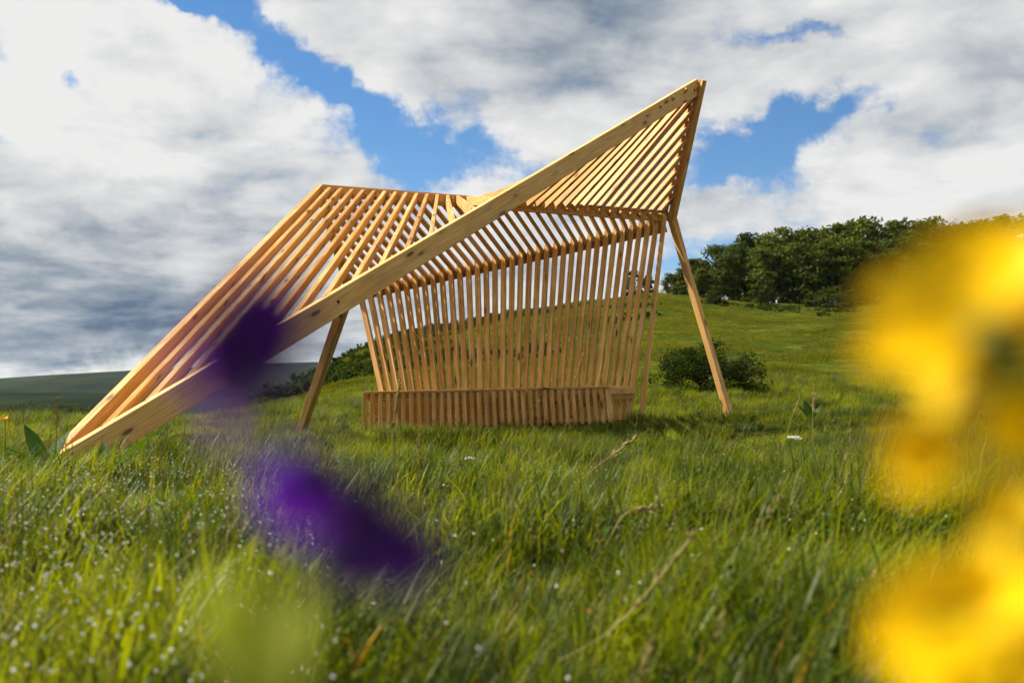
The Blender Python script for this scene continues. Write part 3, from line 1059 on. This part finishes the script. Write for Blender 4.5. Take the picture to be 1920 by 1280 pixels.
stalk([at(1180, 1330, 1.8), at(1195, 1270, 1.8), at(1220, 1210, 1.8)], 0.0024, 0.4, 'brown blurred seed head at the bottom edge in the centre')
stalk([at(104, 900, 6.6), at(106, 800, 6.6), at(108, 752, 6.6)], 0.004, 0.35, 'upright seed stalk left of the foot of the long beam')
stalk([at(1465, 880, 9), at(1478, 800, 9), at(1500, 745, 9)], 0.0035, 0.3, 'thin straw stalk right of the splayed leg')
stalk([at(790, 1010, 5.0), at(786, 900, 5.0), at(788, 830, 5.0)], 0.0035, 0.3, 'straight brown stalk below the bench left of centre')
stalk([at(1525, 860, 9.5), at(1524, 780, 9.5), at(1525, 742, 9.5)], 0.005, 0.4, 'brown dock stalk in front of the dark broad leaves')
stalk([at(980, 815, 11.4), at(985, 780, 11.4), at(1018, 742, 11.4)], 0.003, 0.4, 'thin straw stalk crossing the bench front in the centre')
x, y = sector_points(300, 2.6, 17, power=1.2)
ok = under_shelter_ok(x, y)
x, y = x[ok], y[ok]


def stalk_proto(h, lean):
    pts = [Vector((0, 0, 0)), Vector((lean * .25, 0, h * .5)), Vector((lean, 0, h))]
    sm = [lerp(pts[0], pts[1], j / 4) for j in range(4)] + [lerp(pts[1], pts[2], j / 4) for j in range(5)]
    sm = [sm[0]] + [(sm[i - 1] + sm[i] * 2 + sm[i + 1]) / 4 for i in range(1, len(sm) - 1)] + [sm[-1]]
    parts = [tube(sm, [0.0016] * len(sm), 4)]
    for i in range(len(sm) - 3, len(sm)):
        for _ in range(4):
            c_ = sm[i] + Vector((random.gauss(0, .002), random.gauss(0, .002), random.gauss(0, .004)))
            dv = Vector((lean * .5 + random.gauss(0, .08), random.gauss(0, .08), h)).normalized()
            parts.append(tube([c_, c_ + dv * .012, c_ + dv * .03], [.001, .003, .0006], 4))
    v, f = merge(*parts)
    return mesh_obj('sp', v, f, M_straw, link_it=False)


scatter('seed_grass', [stalk_proto(random.uniform(.26, .4), random.uniform(.04, .2)) for _ in range(5)],
        np.stack([x, y, height(x, y)], 1), np.interp(y, [2, 8, 13, 17], [0.9, 0.75, 0.62, 0.8]) * (0.7 + 0.5 * rng.random(len(x))),
        rng.normal(0, 0.9, len(x)), rng.integers(0, 5, len(x)), 'scattered straw seed heads standing above the meadow grass')

# ------------------------------------------------------------------ small meadow flowers
M_white = plain_mat('white_petal', (0.75, 0.76, 0.68), 0.6, 0.2, transl=0.3)
M_pink = plain_mat('pink_petal', (0.62, 0.10, 0.42), 0.5, 0.2, transl=0.3)
M_yel = plain_mat('yellow_petal', (0.90, 0.67, 0.002), 0.5, 0.2, transl=0.45, var=0.10, vscale=60)
M_orange = plain_mat('orange_petal', (0.80, 0.25, 0.01), 0.5, 0.3, transl=0.3)
M_stem = plain_mat('flower_stem', (0.07, 0.14, 0.02), 0.5, 0.3, transl=0.1, var=0.3)


def stem_to_ground(o, top):
    g_ = gz(o.location.x, o.location.y) - o.location.z
    v, f = tube([(0.01, 0.01, g_), (0.004, 0.0, g_ * 0.5 + top * 0.5), (0, 0, top)], [0.003, 0.0025, 0.002], 5)
    mesh_obj('stem', v, f, M_stem, o)


def umbel(px, py, Y, wid, label):
    p = at(px, py, Y)
    o = empty('umbel_flower', (p.x, p.y, gz(p.x, p.y)))
    top = p.z - o.location.z
    stem_to_ground(o, top - wid * .35)
    rays, fl = [], []
    for k in range(17):
        an, rr = k * 2.4, wid / 2 * math.sqrt((k + .3) / 17)
        e = Vector((rr * math.cos(an), rr * math.sin(an), top + random.gauss(0, .004) - rr * .18))
        rays.append(tube([(0, 0, top - wid * .35), e * 0.6 + Vector((0, 0, (top - wid * .2) * .4)), e], [.0014, .001, .0008], 4))
        for _ in range(10):
            c_ = e + Vector((random.gauss(0, .006), random.gauss(0, .006), random.gauss(0, .003)))
            s = random.uniform(.003, .006)
            n_ = Vector((random.gauss(0, .4), random.gauss(-.4, .4), 1)).normalized()
            a = n_.cross(Vector((1, .2, .1))).normalized()
            b = n_.cross(a)
            fl.append(([c_ + a * s, c_ + b * s, c_ - a * s, c_ - b * s, c_ + n_ * s * .5], [(0, 1, 4), (1, 2, 4), (2, 3, 4), (3, 0, 4)]))
    v, f = merge(*rays)
    mesh_obj('spokes', v, f, M_stem, o)
    v, f = merge(*fl)
    mesh_obj('flower_head', v, f, M_white, o)
    return tag(o, label, 'flower')


umbel(1489, 818, 8.2, 0.12, 'white flat-topped umbel flower, the upper one right of the bench')
umbel(1435, 893, 6.0, 0.11, 'white flat-topped umbel flower, the lower one right of centre')
umbel(880, 858, 7.0, 0.07, 'small white umbel flower below the middle of the bench')


def petal_mesh(length, width, cup, thick=0.0004, n=6):
    """rounded petal along +X, cupped towards +Z"""
    vs_, fs = [], []
    for k in range(n + 1):
        s = k / n
        hw = width / 2 * math.sin(math.pi * min(0.985, 0.06 + 0.80 * s ** 0.9)) ** 0.7
        if k == n:
            hw *= 0.55
        for j in range(-2, 3):
            yv = hw * j / 2
            xx = length * (s - (0.10 * (j / 2) ** 2 if k == n else 0))
            vs_.append((xx, yv, cup * length * s * s + 0.5 * abs(j / 2) ** 2 * hw * 0.6))
    for k in range(n):
        for j in range(4):
            a = k * 5 + j
            fs.append((a, a + 5, a + 6, a + 1))
    m_ = len(vs_)
    vs2 = [(x_, y_, z_ - thick) for x_, y_, z_ in vs_]
    fs2 = [tuple(i + m_ for i in reversed(q_)) for q_ in fs]
    return vs_ + vs2, fs + fs2


def small_flower(name, px, py, Y, size, mat, label, face=(0, -0.5, 0.85), n=5):
    p = at(px, py, Y)
    o = empty(name, (p.x, p.y, gz(p.x, p.y)))
    top = p.z - o.location.z
    stem_to_ground(o, top)
    zq = Vector(face).normalized()
    Mr = zq.to_track_quat('Z', 'Y').to_matrix().to_4x4()
    for k in range(n):
        v, f = petal_mesh(size / 2, size * .42, 0.35)
        q_ = mesh_obj('petal', v, f, mat, o, smooth=True)
        q_.matrix_basis = Matrix.Translation((0, 0, top)) @ Mr @ Matrix.Rotation(2 * math.pi * k / n, 4, 'Z')
    return tag(o, label, 'flower')


small_flower('meadow_flower', 1245, 942, 4.6, 0.03, M_pink, 'tiny pink flower in the grass right of centre')
small_flower('meadow_flower', 10, 784, 6.5, 0.045, M_orange, 'orange-yellow poppy at the left edge beside the far hills', n=4)
small_flower('meadow_flower', 1105, 1146, 2.6, 0.020, M_orange, 'tiny orange flower low in the foreground grass')
small_flower('meadow_flower', 1395, 938, 5.0, 0.022, M_yel, 'small yellow-green flower below the lower white umbel')

# ------------------------------------------------------------------ close flowers right before the lens (out of focus)
M_purple_shade = plain_mat('purple_petal_shade', (0.070, 0.006, 0.170), 0.5, 0.3, transl=0.45, var=0.3, vscale=90)  # dark copy: shade on the petals is put into the base colour
M_violet_backlit = plain_mat('violet_petal_backlit', (0.36, 0.012, 0.85), 0.5, 0.3, transl=0.45, var=0.2, vscale=90)  # bright copy: backlight through the petal is put into the base colour
M_lilac = plain_mat('lilac_petal', (0.42, 0.10, 0.66), 0.5, 0.3, transl=0.5)
M_leafy = plain_mat('young_leaf', (0.62, 0.66, 0.12), 0.5, 0.3, transl=0.6, var=0.2, vscale=50)
M_heart = plain_mat('flower_heart', (0.08, 0.10, 0.012), 0.6, 0.2, var=0.3, vscale=200)


def petal_at(name, root, parent, base, tip, width, mat, cup=0.12, face=None):
    """petal from base to tip (world points), broad side to the camera unless face is given"""
    b, t_ = Vector(base), Vector(tip)
    ex = t_ - b
    L = ex.length
    ex.normalize()
    n_ = Vector(face) if face is not None else (Vector((0, 0, CAM_H)) - b).normalized()
    ez = (n_ - ex * n_.dot(ex)).normalized()
    ey = ez.cross(ex)
    v, f = petal_mesh(L, width, cup)
    o = mesh_obj(name, v, f, mat, link_it=False, smooth=True)
    C.objects.link(o)
    M = Matrix((ex, ey, ez)).transposed().to_4x4()
    M.translation = b
    return place(o, parent, M)


def stem_part(parent, pts, r0, mat=None, name='stem'):
    base = parent.location
    P = [Vector(p) - base for p in pts]
    v, f = tube(P, [r0] * len(P), 7)
    return mesh_obj(name, v, f, mat or M_stem, parent, smooth=True)


# purple wildflower
DP = 0.205
pr = at(560, 1500, DP)
pw_ = empty('purple_wildflower', (pr.x + 0.02, pr.y + 0.03, gz(pr.x + 0.02, pr.y + 0.03)))
tag(pw_, 'out-of-focus purple wildflower close to the lens on the left', 'flower')
top_j = at(455, 735, DP - .036)
mid_j = at(600, 1010, DP - .008)
stem_part(pw_, [pw_.location, at(560, 1330, DP), mid_j, at(520, 860, DP - .02), top_j], 0.0011)


def bloom(center, petals, depth, k_w=1.0, heart=None):
    """petals: (base px, base py, tip px, tip py, width px, material, tilt)"""
    hb = at(*center, depth)
    core, _t = None, None
    v, f = tube([hb + Vector((0, 0.004, -0.003)) - pw_.location, hb - pw_.location], [0.0016, 0.0022], 7)
    core = mesh_obj('bloom', v, f, heart or M_heart, pw_, smooth=True)
    for (bx, by, tx, ty, wpx, mat, tl) in petals:
        dd_ = depth
        petal_at('petal', pw_, core, at(bx, by, dd_), at(tx, ty, dd_ + tl), wpx * k_w / F_PX * depth, mat, face=(Vector((0, -0.7, 0)) + sun_dir) if mat is not M_purple_shade else None)
    return core


bloom((455, 720), [(470, 740, 505, 510, 150, M_purple_shade, .003), (460, 745, 425, 570, 130, M_purple_shade, .001), (460, 715, 370, 700, 110, M_purple_shade, -.003),
                   (455, 715, 520, 670, 110, M_purple_shade, .002), (455, 730, 425, 840, 125, M_lilac, .003), (440, 700, 355, 640, 120, M_lilac, .004)], DP - .035, 1.22)
bloom((640, 985), [(630, 975, 470, 905, 190, M_violet_backlit, -.003), (640, 985, 560, 845, 120, M_purple_shade, .003), (640, 985, 830, 1080, 150, M_purple_shade, .002),
                   (640, 990, 690, 1110, 140, M_purple_shade, .0), (650, 980, 740, 950, 120, M_purple_shade, .004)], DP - .015)
petal_at('leaf', pw_, pw_, at(540, 1330, DP - .02), at(455, 1060, DP - .02), 240 / F_PX * DP, M_leafy, face=Vector((0, -0.7, 0)) + sun_dir)
petal_at('leaf', pw_, pw_, at(560, 1300, DP), at(590, 1100, DP + .01), 110 / F_PX * DP, M_leafy, face=Vector((0, -0.7, 0)) + sun_dir)

# yellow wildflowers
DY = 0.215
yr = at(1900, 1500, DY)
yw = empty('yellow_wildflower', (yr.x + 0.01, yr.y + 0.03, gz(yr.x + 0.01, yr.y + 0.03)))
tag(yw, 'out-of-focus cluster of yellow flowers close to the lens at the right edge', 'flower')


def ybloom(center, petals, depth, rh=0.004, heart=None):
    hb = at(*center, depth) - yw.location
    v, f = tube([hb + Vector((0, 0.008, -0.002)), hb + Vector((0, 0.002, 0)), hb + Vector((0, -0.003, 0.0))], [rh * .5, rh, rh * .7], 8)
    core = mesh_obj('bloom', v, f, heart or M_heart, yw, smooth=True)
    for (bx, by, tx, ty, wpx, tl) in petals:
        petal_at('petal', yw, core, at(bx, by, depth), at(tx, ty, depth + tl), wpx * 1.32 / F_PX * depth, M_yel, face=Vector((0, -0.7, 0)) + sun_dir * 0.9)
    return core


ybloom((1862, 640), [(1850, 590, 1815, 420, 165, .004), (1835, 630, 1605, 575, 130, .003), (1825, 660, 1600, 700, 135, -.002),
                     (1840, 690, 1745, 780, 100, .003), (1885, 600, 1945, 440, 150, .006), (1910, 650, 2060, 610, 150, .0), (1885, 720, 1960, 860, 120, .004)], DY, 0.006)
ybloom((1790, 885), [(1770, 880, 1645, 830, 100, .002), (1765, 885, 1660, 915, 90, .0), (1785, 880, 1735, 785, 80, .002)], DY + .01, 0.003, M_yel)
ybloom((1900, 985), [(1900, 985, 1850, 905, 80, .003), (1895, 995, 1960, 930, 90, .003), (1890, 1000, 1860, 1080, 80, -.002)], DY + .015, 0.003, M_yel)
ybloom((1850, 1185), [(1850, 1180, 1650, 1130, 150, .005), (1850, 1190, 1625, 1240, 160, .0), (1850, 1180, 1740, 1060, 140, .006), (1850, 1180, 1880, 1040, 150, .003),
                      (1850, 1180, 2040, 1100, 150, .004), (1850, 1190, 2030, 1270, 150, .0), (1850, 1200, 1760, 1370, 150, -.003), (1850, 1200, 1920, 1380, 150, -.003)], DY - .006, 0.003, M_yel)
stem_part(yw, [yw.location, at(1885, 1400, DY + .02), at(1880, 1000, DY + .02), at(1870, 760, DY + .015), at(1862, 645, DY + .008)], 0.0014)
stem_part(yw, [at(1885, 1300, DY + .02), at(1850, 960, DY + .02), at(1790, 890, DY + .016)], 0.0010, name='side_stem')
stem_part(yw, [at(1885, 1350, DY + .02), at(1865, 1250, DY + .01), at(1850, 1190, DY - .004)], 0.0011, name='side_stem')
petal_at('leaf', yw, yw, at(1870, 760, DY + .015), at(1835, 560, DY + .02), 80 / F_PX * DY, M_stem)
petal_at('leaf', yw, yw, at(1875, 640, DY + .012), at(1905, 790, DY + .018), 60 / F_PX * DY, M_heart)

# ------------------------------------------------------------------ air: thin even haze that greys the far hills
M_haze, t, out = new_mat('haze_air')
pv = t.n.new('ShaderNodeVolumePrincipled')
pv.inputs['Color'].default_value = (0.72, 0.85, 1.0, 1)
pv.inputs['Density'].default_value = 3.2e-5
t.t.links.new(pv.outputs[0], out.inputs['Volume'])
x0, x1, y0, y1, z0, z1 = -5600, 5600, -5600, 5600, -110, 110
hv = [(a, b, c_) for a in (x0, x1) for b in (y0, y1) for c_ in (z0, z1)]
hf = [(0, 1, 3, 2), (4, 6, 7, 5), (0, 4, 5, 1), (2, 3, 7, 6), (0, 2, 6, 4), (1, 5, 7, 3)]
hz_ = mesh_obj('haze', hv, hf, M_haze)
hz_['kind'] = 'stuff'
hz_['label'] = 'thin summer haze over the valley and far hills'
